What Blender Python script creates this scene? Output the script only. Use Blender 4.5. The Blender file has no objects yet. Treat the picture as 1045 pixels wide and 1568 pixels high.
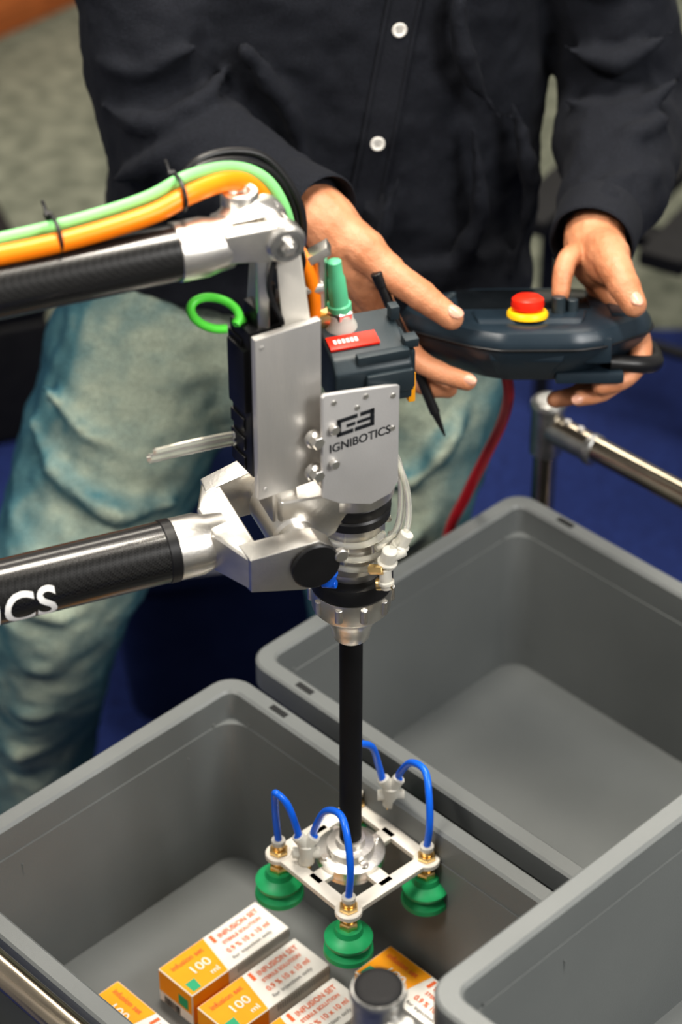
import bpy, bmesh, math, random
from mathutils import Vector, Matrix
from mathutils.bvhtree import BVHTree
random.seed(4)
V=Vector
scene=bpy.context.scene
pi=math.pi

# ------------------------------------------------------------------ materials
def mat(name,col,rough=.5,metal=0,col2=None,nscale=30,bump=0,bscale=200,spec=.5,stretch=None,trans=0,coat=0,detail=4,ior=1.45,sss=0,sheen=0):
    m=bpy.data.materials.new(name);m.use_nodes=True
    nt=m.node_tree;b=nt.nodes['Principled BSDF']
    b.inputs['Roughness'].default_value=rough
    b.inputs['Metallic'].default_value=metal
    b.inputs['Specular IOR Level'].default_value=spec
    b.inputs['Transmission Weight'].default_value=trans
    b.inputs['Coat Weight'].default_value=coat
    b.inputs['IOR'].default_value=ior
    b.inputs['Sheen Weight'].default_value=sheen
    if sss:
        b.inputs['Subsurface Weight'].default_value=sss
        b.inputs['Subsurface Radius'].default_value=(.02,.008,.004)
        b.inputs['Subsurface Scale'].default_value=.3
    tc=nt.nodes.new('ShaderNodeTexCoord')
    src=tc.outputs['Object']
    if stretch:
        mp=nt.nodes.new('ShaderNodeMapping');mp.inputs['Scale'].default_value=stretch
        nt.links.new(src,mp.inputs['Vector']);src=mp.outputs['Vector']
    if col2 is None: col2=tuple(min(1,c*1.12+.002) for c in col)
    n=nt.nodes.new('ShaderNodeTexNoise');n.inputs['Scale'].default_value=nscale;n.inputs['Detail'].default_value=detail
    nt.links.new(src,n.inputs['Vector'])
    r=nt.nodes.new('ShaderNodeValToRGB')
    r.color_ramp.elements[0].position=.35;r.color_ramp.elements[0].color=(*col,1)
    r.color_ramp.elements[1].position=.65;r.color_ramp.elements[1].color=(*col2,1)
    nt.links.new(n.outputs['Fac'],r.inputs['Fac']);nt.links.new(r.outputs['Color'],b.inputs['Base Color'])
    if bump:
        n2=nt.nodes.new('ShaderNodeTexNoise');n2.inputs['Scale'].default_value=bscale;n2.inputs['Detail'].default_value=3
        nt.links.new(src,n2.inputs['Vector'])
        bp=nt.nodes.new('ShaderNodeBump');bp.inputs['Strength'].default_value=bump;bp.inputs['Distance'].default_value=.002
        nt.links.new(n2.outputs['Fac'],bp.inputs['Height']);nt.links.new(bp.outputs['Normal'],b.inputs['Normal'])
    return m
M={}
M['bin']=mat('bin_grey_plastic',(.142,.152,.152),.38,0,(.156,.166,.165),8,.15,900)
M['slot']=mat('bin_slot_dark',(.012,.013,.014),.7)
M['pipe']=mat('steel_pipe',(.56,.49,.38),.2,1,(.46,.40,.32),20)
M['fit']=mat('cast_fitting',(.52,.51,.49),.34,.9,(.38,.38,.37),60,.3,300)
M['alu']=mat('brushed_aluminium',(.84,.81,.76),.33,1,(.74,.72,.68),40,.08,400)
M['aluw']=mat('satin_aluminium',(.70,.68,.65),.44,.8,(.60,.59,.57),25,.1,500,stretch=(1,1,.15))
M['ivory']=mat('bead_blasted_aluminium',(.76,.72,.65),.5,.25,(.68,.65,.59),30,.1,500)
M['alud']=mat('anodised_bracket',(.58,.57,.56),.5,.45,(.53,.52,.51),12,.08,600)
M['blk']=mat('black_plastic',(.010,.010,.011),.38)
M['blkm']=mat('black_matte',(.006,.006,.007),.6,spec=.35)
M['slate']=mat('slate_plastic',(.020,.032,.040),.42,0,(.028,.040,.048),50,.1,900)
M['pend']=mat('pendant_plastic',(.015,.026,.037),.3,0,(.019,.031,.043),30,.08,1200)
M['scr']=mat('screen_glass',(.006,.008,.01),.15)
M['red']=mat('red_plastic',(.80,.028,.010),.35)
M['yel']=mat('yellow_plastic',(.85,.50,.01),.4)
M['org']=mat('orange_cable',(.95,.235,.003),.36)
M['grnc']=mat('green_cable',(.22,.60,.22),.4)
M['grn']=mat('green_rubber',(.018,.33,.12),.42,0,(.027,.39,.15),60)
M['grn2']=mat('green_hose',(.10,.62,.06),.4)
M['grn3']=mat('teal_green_plastic',(.11,.48,.26),.4)
M['blu']=mat('blue_air_tube',(.007,.13,.68),.28)
M['brass']=mat('brass',(.80,.58,.28),.28,1)
M['wht']=mat('white_plastic',(.76,.74,.69),.4)
M['mil']=mat('milky_plastic',(.76,.74,.67),.25,trans=.35,ior=1.35)
M['clear']=mat('clear_tube',(.86,.85,.78),.12,0,trans=.8,ior=1.25)
M['card']=mat('white_carton',(.84,.81,.76),.6)
M['cardo']=mat('orange_print',(.98,.38,.008),.55)
M['cardr']=mat('red_print',(.80,.16,.05),.6)
M['cardg']=mat('green_print',(.04,.40,.20),.6)
M['cardy']=mat('grey_print',(.30,.29,.28),.6)
M['inkw']=mat('white_ink',(.88,.87,.84),.6)
M['inkb']=mat('dark_ink',(.012,.014,.018),.6)
M['skin']=mat('skin',(.50,.215,.110),.46,0,(.60,.285,.16),38,.35,420,sss=.12)
M['nail']=mat('fingernail',(.62,.34,.25),.28)
M['hair']=mat('brown_hair',(.05,.03,.018),.6,0,(.09,.05,.03),150,.5,300)
M['eye']=mat('eye_white',(.8,.8,.78),.2)
M['shirt']=mat('black_shirt',(.0072,.0085,.0125),.78,0,(.014,.016,.023),700,.6,800,spec=.25,sheen=.02)
M['stitch']=mat('shirt_placket',(.0085,.0098,.014),.78,0,(.016,.018,.025),700,.6,800,spec=.25,sheen=.02)
M['wood']=mat('orange_wood',(.42,.12,.035),.5,0,(.52,.17,.05),6,.1,40,stretch=(1,1,8))
M['navy']=mat('navy_plastic',(.005,.010,.036),.4)
M['rc']=mat('red_cable',(.38,.010,.018),.38)
M['wallm']=mat('painted_wall',(.55,.54,.5),.8,bump=.1)
M['carpet']=mat('grey_carpet',(.095,.105,.080),.95,0,(.20,.21,.165),22,.9,90,detail=12)
M['bcarpet']=mat('blue_carpet',(.005,.014,.080),.95,0,(.010,.025,.12),70,.9,240,detail=8)

def carbon():
    m=mat('carbon_fibre',(.014,.014,.015),.26,0,coat=.35)
    nt=m.node_tree;b=nt.nodes['Principled BSDF']
    tc=nt.nodes.new('ShaderNodeTexCoord')
    w=nt.nodes.new('ShaderNodeTexChecker');w.inputs['Scale'].default_value=560
    w.inputs['Color1'].default_value=(.007,.007,.007,1);w.inputs['Color2'].default_value=(.020,.020,.020,1)
    nt.links.new(tc.outputs['Object'],w.inputs['Vector'])
    nt.links.new(w.outputs['Color'],b.inputs['Base Color'])
    return m
M['cf']=carbon()
def denim():
    m=bpy.data.materials.new('faded_denim');m.use_nodes=True;nt=m.node_tree;b=nt.nodes['Principled BSDF']
    b.inputs['Roughness'].default_value=.9;b.inputs['Specular IOR Level'].default_value=.2
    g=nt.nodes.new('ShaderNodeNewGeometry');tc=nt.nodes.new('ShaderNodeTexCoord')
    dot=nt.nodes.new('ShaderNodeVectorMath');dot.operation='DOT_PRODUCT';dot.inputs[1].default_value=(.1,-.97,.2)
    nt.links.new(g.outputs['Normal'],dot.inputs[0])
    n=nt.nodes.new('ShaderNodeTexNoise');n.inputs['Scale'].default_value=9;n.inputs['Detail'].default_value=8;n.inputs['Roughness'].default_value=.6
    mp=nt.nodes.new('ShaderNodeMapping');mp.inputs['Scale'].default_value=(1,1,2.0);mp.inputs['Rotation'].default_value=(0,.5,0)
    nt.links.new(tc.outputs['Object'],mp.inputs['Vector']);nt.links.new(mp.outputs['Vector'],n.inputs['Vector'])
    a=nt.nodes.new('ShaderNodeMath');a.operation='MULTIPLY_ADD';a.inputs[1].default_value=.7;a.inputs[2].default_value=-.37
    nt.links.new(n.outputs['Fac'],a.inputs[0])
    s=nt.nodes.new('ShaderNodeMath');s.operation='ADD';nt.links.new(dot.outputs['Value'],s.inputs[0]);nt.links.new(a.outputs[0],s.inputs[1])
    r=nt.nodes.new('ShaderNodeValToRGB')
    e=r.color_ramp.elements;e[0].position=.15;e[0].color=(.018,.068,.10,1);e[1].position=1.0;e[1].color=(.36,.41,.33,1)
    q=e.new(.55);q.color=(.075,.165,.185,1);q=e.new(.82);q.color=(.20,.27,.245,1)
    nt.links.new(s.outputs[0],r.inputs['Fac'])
    f=nt.nodes.new('ShaderNodeTexNoise');f.inputs['Scale'].default_value=420;f.inputs['Detail'].default_value=2
    nt.links.new(tc.outputs['Object'],f.inputs['Vector'])
    mx=nt.nodes.new('ShaderNodeMix');mx.data_type='RGBA';mx.blend_type='OVERLAY';mx.inputs['Factor'].default_value=.6
    nt.links.new(r.outputs['Color'],mx.inputs[6]);nt.links.new(f.outputs['Fac'],mx.inputs[7])
    nt.links.new(mx.outputs[2],b.inputs['Base Color'])
    bp=nt.nodes.new('ShaderNodeBump');bp.inputs['Strength'].default_value=.4;bp.inputs['Distance'].default_value=.002
    nt.links.new(f.outputs['Fac'],bp.inputs['Height']);nt.links.new(bp.outputs['Normal'],b.inputs['Normal'])
    return m
M['denim']=denim()

# ------------------------------------------------------------------ mesh helpers
def empty(name,loc=(0,0,0)):
    e=bpy.data.objects.new(name,None);scene.collection.objects.link(e);e.empty_display_size=.05;return e
def mk(name,bm,m,parent=None,smooth=True,ang=38):
    bmesh.ops.recalc_face_normals(bm,faces=bm.faces)
    if smooth:
        for f in bm.faces:f.smooth=True
        a=math.radians(ang)
        for e in bm.edges:
            if len(e.link_faces)==2 and e.calc_face_angle(0)>a:e.smooth=False
    me=bpy.data.meshes.new(name);bm.to_mesh(me);bm.free()
    me.materials.append(M[m] if isinstance(m,str) else m)
    o=bpy.data.objects.new(name,me);scene.collection.objects.link(o)
    if parent:o.parent=parent
    return o
def frame(d):
    d=d.normalized();a=V((0,0,1)) if abs(d.z)<.9 else V((1,0,0))
    x=a.cross(d).normalized();y=d.cross(x);return x,y,d
def loft(bm,rings,cap=True,closed=False):
    vs=[[bm.verts.new(p) for p in r] for r in rings];n=len(rings[0])
    k=len(vs) if closed else len(vs)-1
    for i in range(k):
        a=vs[i];b=vs[(i+1)%len(vs)]
        for j in range(n):
            bm.faces.new((a[j],a[(j+1)%n],b[(j+1)%n],b[j]))
    if cap and not closed:
        bm.faces.new(vs[0][::-1]);bm.faces.new(vs[-1])
    return vs
def lathe(bm,base,d,prof,seg=32):
    x,y,d=frame(V(d));base=V(base)
    loft(bm,[[base+d*h+(x*math.cos(2*pi*j/seg)+y*math.sin(2*pi*j/seg))*max(r,1e-5) for j in range(seg)] for h,r in prof])
def cyl(bm,p0,p1,r0,r1=None,seg=32,bev=None):
    p0=V(p0);p1=V(p1);L=(p1-p0).length;r1=r0 if r1 is None else r1
    b=min(r0,r1)*.12 if bev is None else bev
    b=min(b,L*.3)
    lathe(bm,p0,p1-p0,[(0,r0-b),(b,r0),(L-b,r1),(L,r1-b)],seg)
def cr(pts,sub,closed=False):
    out=[];n=len(pts)
    rng=n if closed else n-1
    for i in range(rng):
        if closed: p=[pts[(i+k-1)%n] for k in range(4)]
        else: p=[pts[max(i-1,0)],pts[i],pts[i+1],pts[min(i+2,n-1)]]
        for s in range(sub):
            t=s/sub
            out.append(.5*((2*p[1])+(p[2]-p[0])*t+(2*p[0]-5*p[1]+4*p[2]-p[3])*t*t+(3*p[1]-p[0]-3*p[2]+p[3])*t**3))
    if not closed:out.append(pts[-1])
    return out
def sweep(bm,pts,r,seg=14,sub=6,closed=False,rcap=False):
    n=len(pts)
    if not isinstance(r,(list,tuple)):r=[r]*n
    P4=[Vector((*p,q)) for p,q in zip(pts,r)]
    S=cr(P4,sub,closed);C=[V(q[:3]) for q in S];R=[q[3] for q in S]
    N=len(C);T=[]
    for i in range(N):
        if closed:T.append((C[(i+1)%N]-C[i-1]).normalized())
        else:T.append((C[min(i+1,N-1)]-C[max(i-1,0)]).normalized())
    x,y,_=frame(T[0]);rings=[]
    for i in range(N):
        x=(x-T[i]*x.dot(T[i])).normalized();y=T[i].cross(x)
        rings.append([C[i]+(x*math.cos(2*pi*j/seg)+y*math.sin(2*pi*j/seg))*R[i] for j in range(seg)])
        if rcap and i==0:
            pre=[]
            for k in (5,30,60,80):
                a=math.radians(k);pre.append([C[0]-T[0]*R[0]*math.cos(a)+(x*math.cos(2*pi*j/seg)+y*math.sin(2*pi*j/seg))*R[0]*math.sin(a) for j in range(seg)])
            rings=pre+rings
    if rcap:
        for k in (80,60,30,5):
            a=math.radians(k);rings.append([C[-1]+T[-1]*R[-1]*math.cos(a)+(x*math.cos(2*pi*j/seg)+y*math.sin(2*pi*j/seg))*R[-1]*math.sin(a) for j in range(seg)])
    loft(bm,rings,closed=closed)
def bevel(bm,off,seg=2,ang=25):
    es=[e for e in bm.edges if len(e.link_faces)==2 and e.calc_face_angle(0)>math.radians(ang)]
    if off>0:bmesh.ops.bevel(bm,geom=es,offset=off,segments=seg,affect='EDGES',profile=.6,clamp_overlap=True)
def merge(dst,src):
    me=bpy.data.meshes.new('tmp');src.to_mesh(me);src.free();dst.from_mesh(me);bpy.data.meshes.remove(me)
def hull(bm0,pts,off=.002,seg=3,ang=15):
    bm=bmesh.new();vs=[bm.verts.new(V(p)) for p in pts]
    bmesh.ops.convex_hull(bm,input=vs)
    junk=[v for v in bm.verts if not v.link_faces]
    bmesh.ops.delete(bm,geom=junk,context='VERTS')
    bmesh.ops.dissolve_limit(bm,angle_limit=.05,verts=bm.verts,edges=bm.edges)
    bmesh.ops.recalc_face_normals(bm,faces=bm.faces)
    bevel(bm,off,seg,ang);merge(bm0,bm)
def box(bm0,c,ax,h,off=.001,seg=2):
    c=V(c);x,y,z=[V(a).normalized() for a in ax]
    hull(bm0,[c+x*h[0]*i+y*h[1]*j+z*h[2]*k for i in(-1,1) for j in(-1,1) for k in(-1,1)],off,seg,25)
XYZ=[(1,0,0),(0,1,0),(0,0,1)]
def text_mesh(s,size,bold=0.0,sub=0):
    cu=bpy.data.curves.new('t','FONT');cu.body=s;cu.size=size;cu.offset=bold;cu.resolution_u=4
    o=bpy.data.objects.new('t',cu);scene.collection.objects.link(o)
    dg=bpy.context.evaluated_depsgraph_get();me=bpy.data.meshes.new_from_object(o.evaluated_get(dg))
    bpy.data.objects.remove(o);bpy.data.curves.remove(cu)
    bm=bmesh.new();bm.from_mesh(me);bpy.data.meshes.remove(me)
    bmesh.ops.triangulate(bm,faces=bm.faces)
    if sub:bmesh.ops.subdivide_edges(bm,edges=bm.edges,cuts=sub,use_grid_fill=True)
    xs=[v.co.x for v in bm.verts];return bm,min(xs),max(xs)
def flat_text(name,s,size,org,ex,ey,m,parent,bold=0,width=None):
    bm,a,b=text_mesh(s,size,bold);k=(width/(b-a)) if width else 1
    ex=V(ex).normalized();ey=V(ey).normalized();org=V(org)
    for v in bm.verts:v.co=org+ex*(v.co.x-a)*k+ey*v.co.y
    me=bpy.data.meshes.new(name);bm.to_mesh(me);bm.free();me.materials.append(M[m])
    o=bpy.data.objects.new(name,me);scene.collection.objects.link(o);o.parent=parent;return o

# ------------------------------------------------------------------ room
bm=bmesh.new()
box(bm,(0,4.2,-.05),XYZ,(6,6,.05),0);mk('floor',bm,'carpet',smooth=False)
bm=bmesh.new();box(bm,(0,1.48,.0004),XYZ,(5.5,2.26,.0014),0);mk('carpet_runner',bm,'bcarpet',smooth=False)
bm=bmesh.new();box(bm,(0,8.2,1.5),XYZ,(6,.05,1.5),0);mk('wall_back',bm,'wallm',smooth=False)
cab=empty('wooden_cabinet')
ca=(V((.64,.77,0)),V((-.77,.64,0)),V((0,0,1)))
cc=V((-.885,5.20,0))
bm=bmesh.new();box(bm,cc+V((0,0,.47)),ca,(.5,.25,.43),.004);mk('carcass',bm,'wood',cab)
bm=bmesh.new();box(bm,cc+V((0,0,.92)),ca,(.53,.28,.02),.004);mk('top',bm,'wood',cab)
bm=bmesh.new();box(bm,cc+V((0,0,.02)),ca,(.48,.23,.02),.002);mk('plinth',bm,'wood',cab)
for k in(-1,1):
    bm=bmesh.new();box(bm,cc+ca[0]*k*.25-ca[1]*.256+V((0,0,.47)),ca,(.235,.006,.40),.003);mk('door_panel',bm,'wood',cab)

# ------------------------------------------------------------------ bins
U=V((.713,.701,0)).normalized();W_=V((.701,-.713,0)).normalized();Z=V((0,0,1))
def rrect(c,hu,hv,r,z,n=6):
    pts=[];r=max(r,.002)
    for (su,sv,a0) in((1,1,0),(-1,1,90),(-1,-1,180),(1,-1,270)):
        for k in range(n+1):
            a=math.radians(a0+90*k/n)
            pts.append(c+U*(su*(hu-r)+r*math.cos(a))+W_*(sv*(hv-r)+r*math.sin(a))+Z*z)
    return pts
def make_bin(name,far,lu,lv,z0,h,panel_u):
    e=empty(name);c=V((far[0],far[1],0))
    hu,hv=lu/2,lv/2
    prof=[(.046,.0,.02),(.036,.004,.025),(.024,h-.034,.026),(.003,h-.033,.026),(0,h-.030,.028),(0,h-.0025,.028),(.0025,h,.026),(.0175,h,.014),(.0205,h-.003,.011),(.0225,h-.028,.010),(.031,.008,.006),(.033,.0055,.005),(.038,.0045,.003)]
    bm=bmesh.new();loft(bm,[rrect(c,hu-i,hv-i,r,z0+z) for i,z,r in prof]);mk('shell',bm,'bin',e,ang=30)
    def wall_in(z):return hv-(.031+(.0225-.031)*((z-.008)/(h-.036)))
    for sgn in(-1,1):
        bm=bmesh.new();zb,zt=h*.50,h*.76
        u0,u1=panel_u
        for (ua,ub,za,zb_) in((u0,u1,zb,zb+.003),(u0,u1,zt-.0015,zt),(u0,u0+.0015,zb,zt),(u1-.0015,u1,zb,zt)):
            zm=(za+zb_)/2
            box(bm,c+U*((ua+ub)/2)+W_*sgn*(wall_in(zm)-.0002)+Z*(z0+zm),(U,W_,Z),((ub-ua)/2,.0012,(zb_-za)/2),.0004,1)
        mk('label_frame',bm,'bin',e)
    bm=bmesh.new()
    for su in(-1,1):
        for sv in(-1,1):
            a=c+U*su*(hu-.031)+W_*sv*(hv-.060);b2=c+U*su*(hu-.0225)+W_*sv*(hv-.048)
            cyl(bm,a+Z*(z0+.008),b2+Z*(z0+h-.03),.0014,seg=8)
            a=c+U*su*(hu-.060)+W_*sv*(hv-.031);b2=c+U*su*(hu-.048)+W_*sv*(hv-.0225)
            cyl(bm,a+Z*(z0+.008),b2+Z*(z0+h-.03),.0014,seg=8)
    mk('corner_ribs',bm,'bin',e)
    bm=bmesh.new()
    for su in(-1,1):
        for sv in(-1,1):
            box(bm,c+U*su*(hu-.010)+W_*sv*(hv-.080)+Z*(z0+h),(U,W_,Z),(.0036,.011,.0006),.0003,1)
    mk('rim_slots',bm,'slot',e,smooth=False)
    bm=bmesh.new()
    for su in(-1,1):
        box(bm,c+U*su*(hu-.014)+Z*(z0+h*.62),(U,W_,Z),(.007,.06,.012),.003)
    mk('grip',bm,'bin',e)
    return e
Ac=V((-.1116,1.876,0));Bc=V((-.100,1.897,0));Cc=V((.058,1.221,0))
zr=.76;hb=.212
make_bin('plastic_storage_bin',Ac-U*.2+W_*.29,.4,.58,zr-hb,hb,(-.10,.115))
make_bin('plastic_storage_bin.001',Bc+U*.211+W_*.29,.422,.58,zr-hb,hb,(-.105,.105))
make_bin('plastic_storage_bin.002',Cc+U*.3+W_*.2,.6,.4,1.0-.215,.215,(-.16,.16))

# ------------------------------------------------------------------ cart
cart=empty('pipe_frame_cart')
P1=V((.237,2.265,0));P2=P1-U*.967
S1=V((.027,1.185,0));P3=P1+W_*.616;P4=P2+W_*.616
S2=S1+U*.75;S3=S1+W_*.47;S4=S2+W_*.47
def pipe(a,b,r=.014):
    bm=bmesh.new();cyl(bm,a,b,r,seg=28);mk('pipe',bm,'pipe',cart)
def fitting(p,z,dirs,capm='blkm'):
    bm=bmesh.new();cyl(bm,p+Z*(z-.05),p+Z*(z+.014),.0190,seg=28)
    lathe(bm,p+Z*(z+.012),Z,[(0,.0200),(.003,.0210),(.007,.0205),(.009,.0195)],28)
    for d in dirs:
        cyl(bm,p+Z*(z-.012),p+Z*(z-.012)+d*.070,.0165,seg=28)
        cyl(bm,p+Z*(z-.012)+d*.063,p+Z*(z-.012)+d*.075,.0185,seg=28)
        for k in(.03,.05):
            q=p+Z*(z+.003)+d*k;cyl(bm,q,q+Z*.006,.0045,seg=6)
    mk('fitting',bm,'fit',cart)
    bm=bmesh.new();lathe(bm,p+Z*(z+.0195),Z,[(0,.0185),(.003,.0185),(.0045,.0165),(.0046,.012)],28);mk('post_cap',bm,capm,cart)
def caster(p):
    bm=bmesh.new();cyl(bm,p+V((-.012,.02,.039)),p+V((.012,.02,.039)),.036,seg=28);mk('caster_wheel',bm,'blk',cart)
    bm=bmesh.new();hull(bm,[p+V((x,y,z)) for x in(-.018,.018) for y,z in((-.02,.095),(.02,.095),(.025,.045),(.015,.045))],.002);mk('caster_fork',bm,'fit',cart)
for p in(P1,P2,P3):pipe(p+Z*.09,p+Z*.82);caster(p)
zs=1.012
for p in(S1,S2,S3,S4):pipe(p+Z*.09,p+Z*(zs+.01));caster(p)
pipe(P1+Z*.802,P3+Z*.802);pipe(P2+Z*.802,P4+Z*.802)
pipe(P4+Z*.1,P4+Z*.82);caster(P4)
fitting(P1,.810,[W_],'fit');fitting(P2,.816,[W_]);fitting(P3,.816,[-W_]);fitting(P4,.816,[-W_])
for a,b in((S1,S3),(S2,S4),(S3,S4)):pipe(a+Z*zs,b+Z*zs)
zf=zs+.012
fitting(S1,zf,[W_]);fitting(S2,zf,[W_]);fitting(S3,zf,[-W_,U]);fitting(S4,zf,[-W_,-U])
for z,L in((.515,((P1,P2),(P2,P4),(P1,P3),(P3,P4))),(.25,((P1,P2),(P2,P4),(P1,P3),(P3,P4))),(.755,((S1,S2),(S2,S4),(S1,S3),(S3,S4)))):
    for a,b in L:pipe(a+Z*z,b+Z*z)
bm=bmesh.new();cm=(P1+P2+P3+P4)/4
box(bm,cm+Z*.538,(U,W_,Z),(.47,.30,.009),.002);mk('deck_lower',bm,'blkm',cart)
bm=bmesh.new();cm=(S1+S2+S3+S4)/4
box(bm,cm+Z*.776,(U,W_,Z),(.37,.23,.008),.002);mk('deck_upper',bm,'blkm',cart)

# ------------------------------------------------------------------ cartons
def carton(name,u0,v0,along,L=.13,Wd=.05,H=.040):
    e=empty(name)
    o=Ac+U*u0+W_*v0;z0=zr-hb+.0050
    if along=='u':ex,ey=U,W_
    else:ex,ey=W_,-U
    def q(a,b,z):return o+ex*a+ey*b+Z*(z0+z)
    bm=bmesh.new();box(bm,q(L/2,Wd/2,H/2),(ex,ey,Z),(L/2,Wd/2,H/2),.0012,2);mk('carton_body',bm,'card',e,smooth=False)
    def dec(nm,m,faces):
        bm=bmesh.new()
        for f in faces:bm.faces.new([bm.verts.new(q(*p)) for p in f])
        return mk(nm,bm,m,e,smooth=False)
    g=.0003;k=.058
    dec('orange_top',"cardo",[[(.001,.001,H+g),(k,.001,H+g),(k-.010,Wd-.001,H+g),(.001,Wd-.001,H+g)]])
    dec('orange_side',"cardo",[[(.001,Wd+g,.001),(k-.010,Wd+g,.001),(k-.010,Wd+g,H-.001),(.001,Wd+g,H-.001)],[(.001,-g,.001),(k,-g,.001),(k,-g,H-.001),(.001,-g,H-.001)],[(k-.010,Wd+g,.001),(L-.001,Wd+g,.001),(L-.001,Wd+g,.012),(k-.010,Wd+g,.012)]])
    dec('orange_end',"cardo",[[(-g,.001,H*.35),(-g,Wd-.001,H*.35),(-g,Wd-.001,H-.001),(-g,.001,H-.001)]])
    dec('green_mark',"cardg",[[(.005,.034,H+2*g),(.017,.034,H+2*g),(.015,.047,H+2*g),(.005,.047,H+2*g)],[(-2*g,.030,.018),(-2*g,.044,.018),(-2*g,.044,.032),(-2*g,.030,.032)]])
    bars=[];x=.008
    while x<.03:
        w=random.choice((.0006,.001,.0016));bars.append([(-2*g,x,.002),(-2*g,x+w,.002),(-2*g,x+w,.012),(-2*g,x,.012)]);x+=w+.0009
    dec('barcode','inkb',bars)
    dec('red_band','cardr',[[(k+.005,.003,H+g),(k+.009,.003,H+g),(k+.008,.014,H+g),(k+.004,.014,H+g)]])
    def tx(nm,s,a,b,w,size,m):flat_text(nm,s,size,q(a,b,H+3*g),ex,-ey,m,e,.0001,width=w)
    tx('volume_text','100',.022,.031,.022,.015,'card')
    tx('volume_unit','ml',.034,.043,.010,.009,'card')
    tx('brand_text','infusion set',.008,.014,.040,.009,'cardr')
    tx('red_text','INFUSION SET',k+.013,.013,.052,.009,'cardr')
    tx('red_text_small','STERILE SOLUTION',k+.010,.022,.050,.006,'cardr')
    tx('grey_text','0.9 % 10 x 10 ml',k+.006,.034,.055,.009,'cardr')
    tx('grey_text_small','for injection only',k+.004,.043,.052,.006,'cardy')
    flat_text('side_text','INFUSION STERILE',.007,q(k,Wd+g,.018),ex,Z,'cardy',e,0,width=.06)
    bs=[]
    for i in range(24):
        a=k+.002+i*.003;bs.append([(a,Wd+g,H-.012),(a+.0012,Wd+g,H-.012),(a+.0012,Wd+g,H-.004),(a,Wd+g,H-.004)])
    dec('side_marks','cardy',bs)
    return e
carton('medicine_carton',-.230,.137,'u',H=.043)
carton('medicine_carton.001',-.236,.201,'u',H=.043)
carton('medicine_carton.002',-.245,.265,'u',H=.043)
carton('medicine_carton.003',-.045,.275,'v',H=.043)
carton('medicine_carton.004',-.268,.121,'v',H=.043)

# ------------------------------------------------------------------ robot
rob=empty('robot_arm')
d=V((.927,.375,0)).normalized();n=V((.375,-.927,0)).normalized()
W0=V((.009,1.64,0))
def at(C,a,b,z):return C+d*a+n*b+Z*z
C=V((-.049,1.622,1.142))
bm=bmesh.new();cyl(bm,at(C,-.62,0,-.006),at(C,-.100,0,-.004),.0265,seg=48,bev=.0005);mk('lower_tube',bm,'cf',rob)
bm=bmesh.new();cyl(bm,at(C,-.108,0,-.004),at(C,-.098,0,-.004),.0273,seg=48,bev=.001);mk('lower_tube_collar',bm,'blk',rob)
bm=bmesh.new();lathe(bm,at(C,-.099,0,-.004),d,[(0,.0250),(.001,.0266),(.022,.0266),(.030,.0238),(.046,.0225)],48)
hull(bm,[at(C,a,b*s,z) for s in(-1,1) for a,b,z in((-.070,.020,.017),(-.070,.020,-.021),(-.040,.052,.018),(-.040,.052,-.020),(-.052,.060,.014),(-.052,.060,-.018),(-.045,.02,.017),(-.045,.02,-.021))],.004)
for s in(-1,1):
    hull(bm,[at(C,a,b*s,z) for a,b,z in((-.055,.040,.017),(-.055,.040,-.020),(-.052,.062,.015),(-.052,.062,-.018),(-.008,.048,.023),(-.008,.048,-.023),(-.008,.069,.023),(-.008,.069,-.023),(.006,.048,.024),(.006,.069,.024),(.006,.048,-.024),(.006,.069,-.024),(.020,.048,.012),(.020,.069,.012),(.020,.048,-.012),(.020,.069,-.012))],.0025)
mk('lower_yoke',bm,'alu',rob,ang=30)
bm=bmesh.new();cyl(bm,at(C,.002,.0685,0),at(C,.002,.0725,0),.0215,seg=40);cyl(bm,at(C,.002,-.0685,0),at(C,.002,-.0725,0),.0215,seg=40);mk('pivot_cap',bm,'blk',rob)
bm=bmesh.new();cyl(bm,at(C,0,-.05,0),at(C,0,.05,0),.015,seg=32)
cyl(bm,at(C,0,-.030,0),at(C,0,.030,0),.021,seg=32)
cyl(bm,at(C,.024,.068,.006),at(C,.024,.074,.006),.006,seg=20)
mk('lower_pivot',bm,'alu',rob)
bm=bmesh.new()
hull(bm,[at(C,a,b,z) for a in(-.012,.03) for b in(-.026,.026) for z in(-.012,.038)]+[W0+V((math.cos(i*pi/6)*.033,math.sin(i*pi/6)*.033,z)) for i in range(12) for z in(1.166,1.182)],.004,3,24)
lathe(bm,W0+Z*1.160,Z,[(0,.034),(.002,.0365),(.020,.0365),(.024,.034),(.034,.024)],48)
hull(bm,[at(C,a,b,z) for a in(-.016,.006) for b in(-.020,.020) for z in(.0,.062)],.004)
cyl(bm,V((-.006,1.600,1.188)),V((.012,1.645,1.196)),.014,seg=32,bev=.003)
mk('wrist_casting',bm,'alu',rob,ang=30)
e_=V((.857,.515,0)).normalized();m_=V((.515,-.857,0)).normalized()
pc=V((-.043,1.588,0))
bm=bmesh.new();box(bm,pc+Z*1.277,(e_,m_,Z),(.0300,.0035,.077),.0012)
for z in(1.345,1.209):cyl(bm,pc+e_*-.024+Z*z+m_*.0035,pc+e_*-.024+Z*z+m_*.0042,.0022,seg=14)
mk('side_plate',bm,'aluw',rob)
bm=bmesh.new();box(bm,V((-.060,1.618,1.276)),(e_,m_,Z),(.024,.016,.070),.002)
box(bm,V((-.074,1.609,1.30)),(e_,m_,Z),(.012,.014,.03),.0015)
for i in range(7):
    box(bm,V((-.0835,1.6105,1.215+i*.019)),(e_,m_,Z),(.0015,.011,.006),.0005,1)
box(bm,V((-.055,1.62,1.352)),(e_,m_,Z),(.020,.012,.010),.003)
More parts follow.
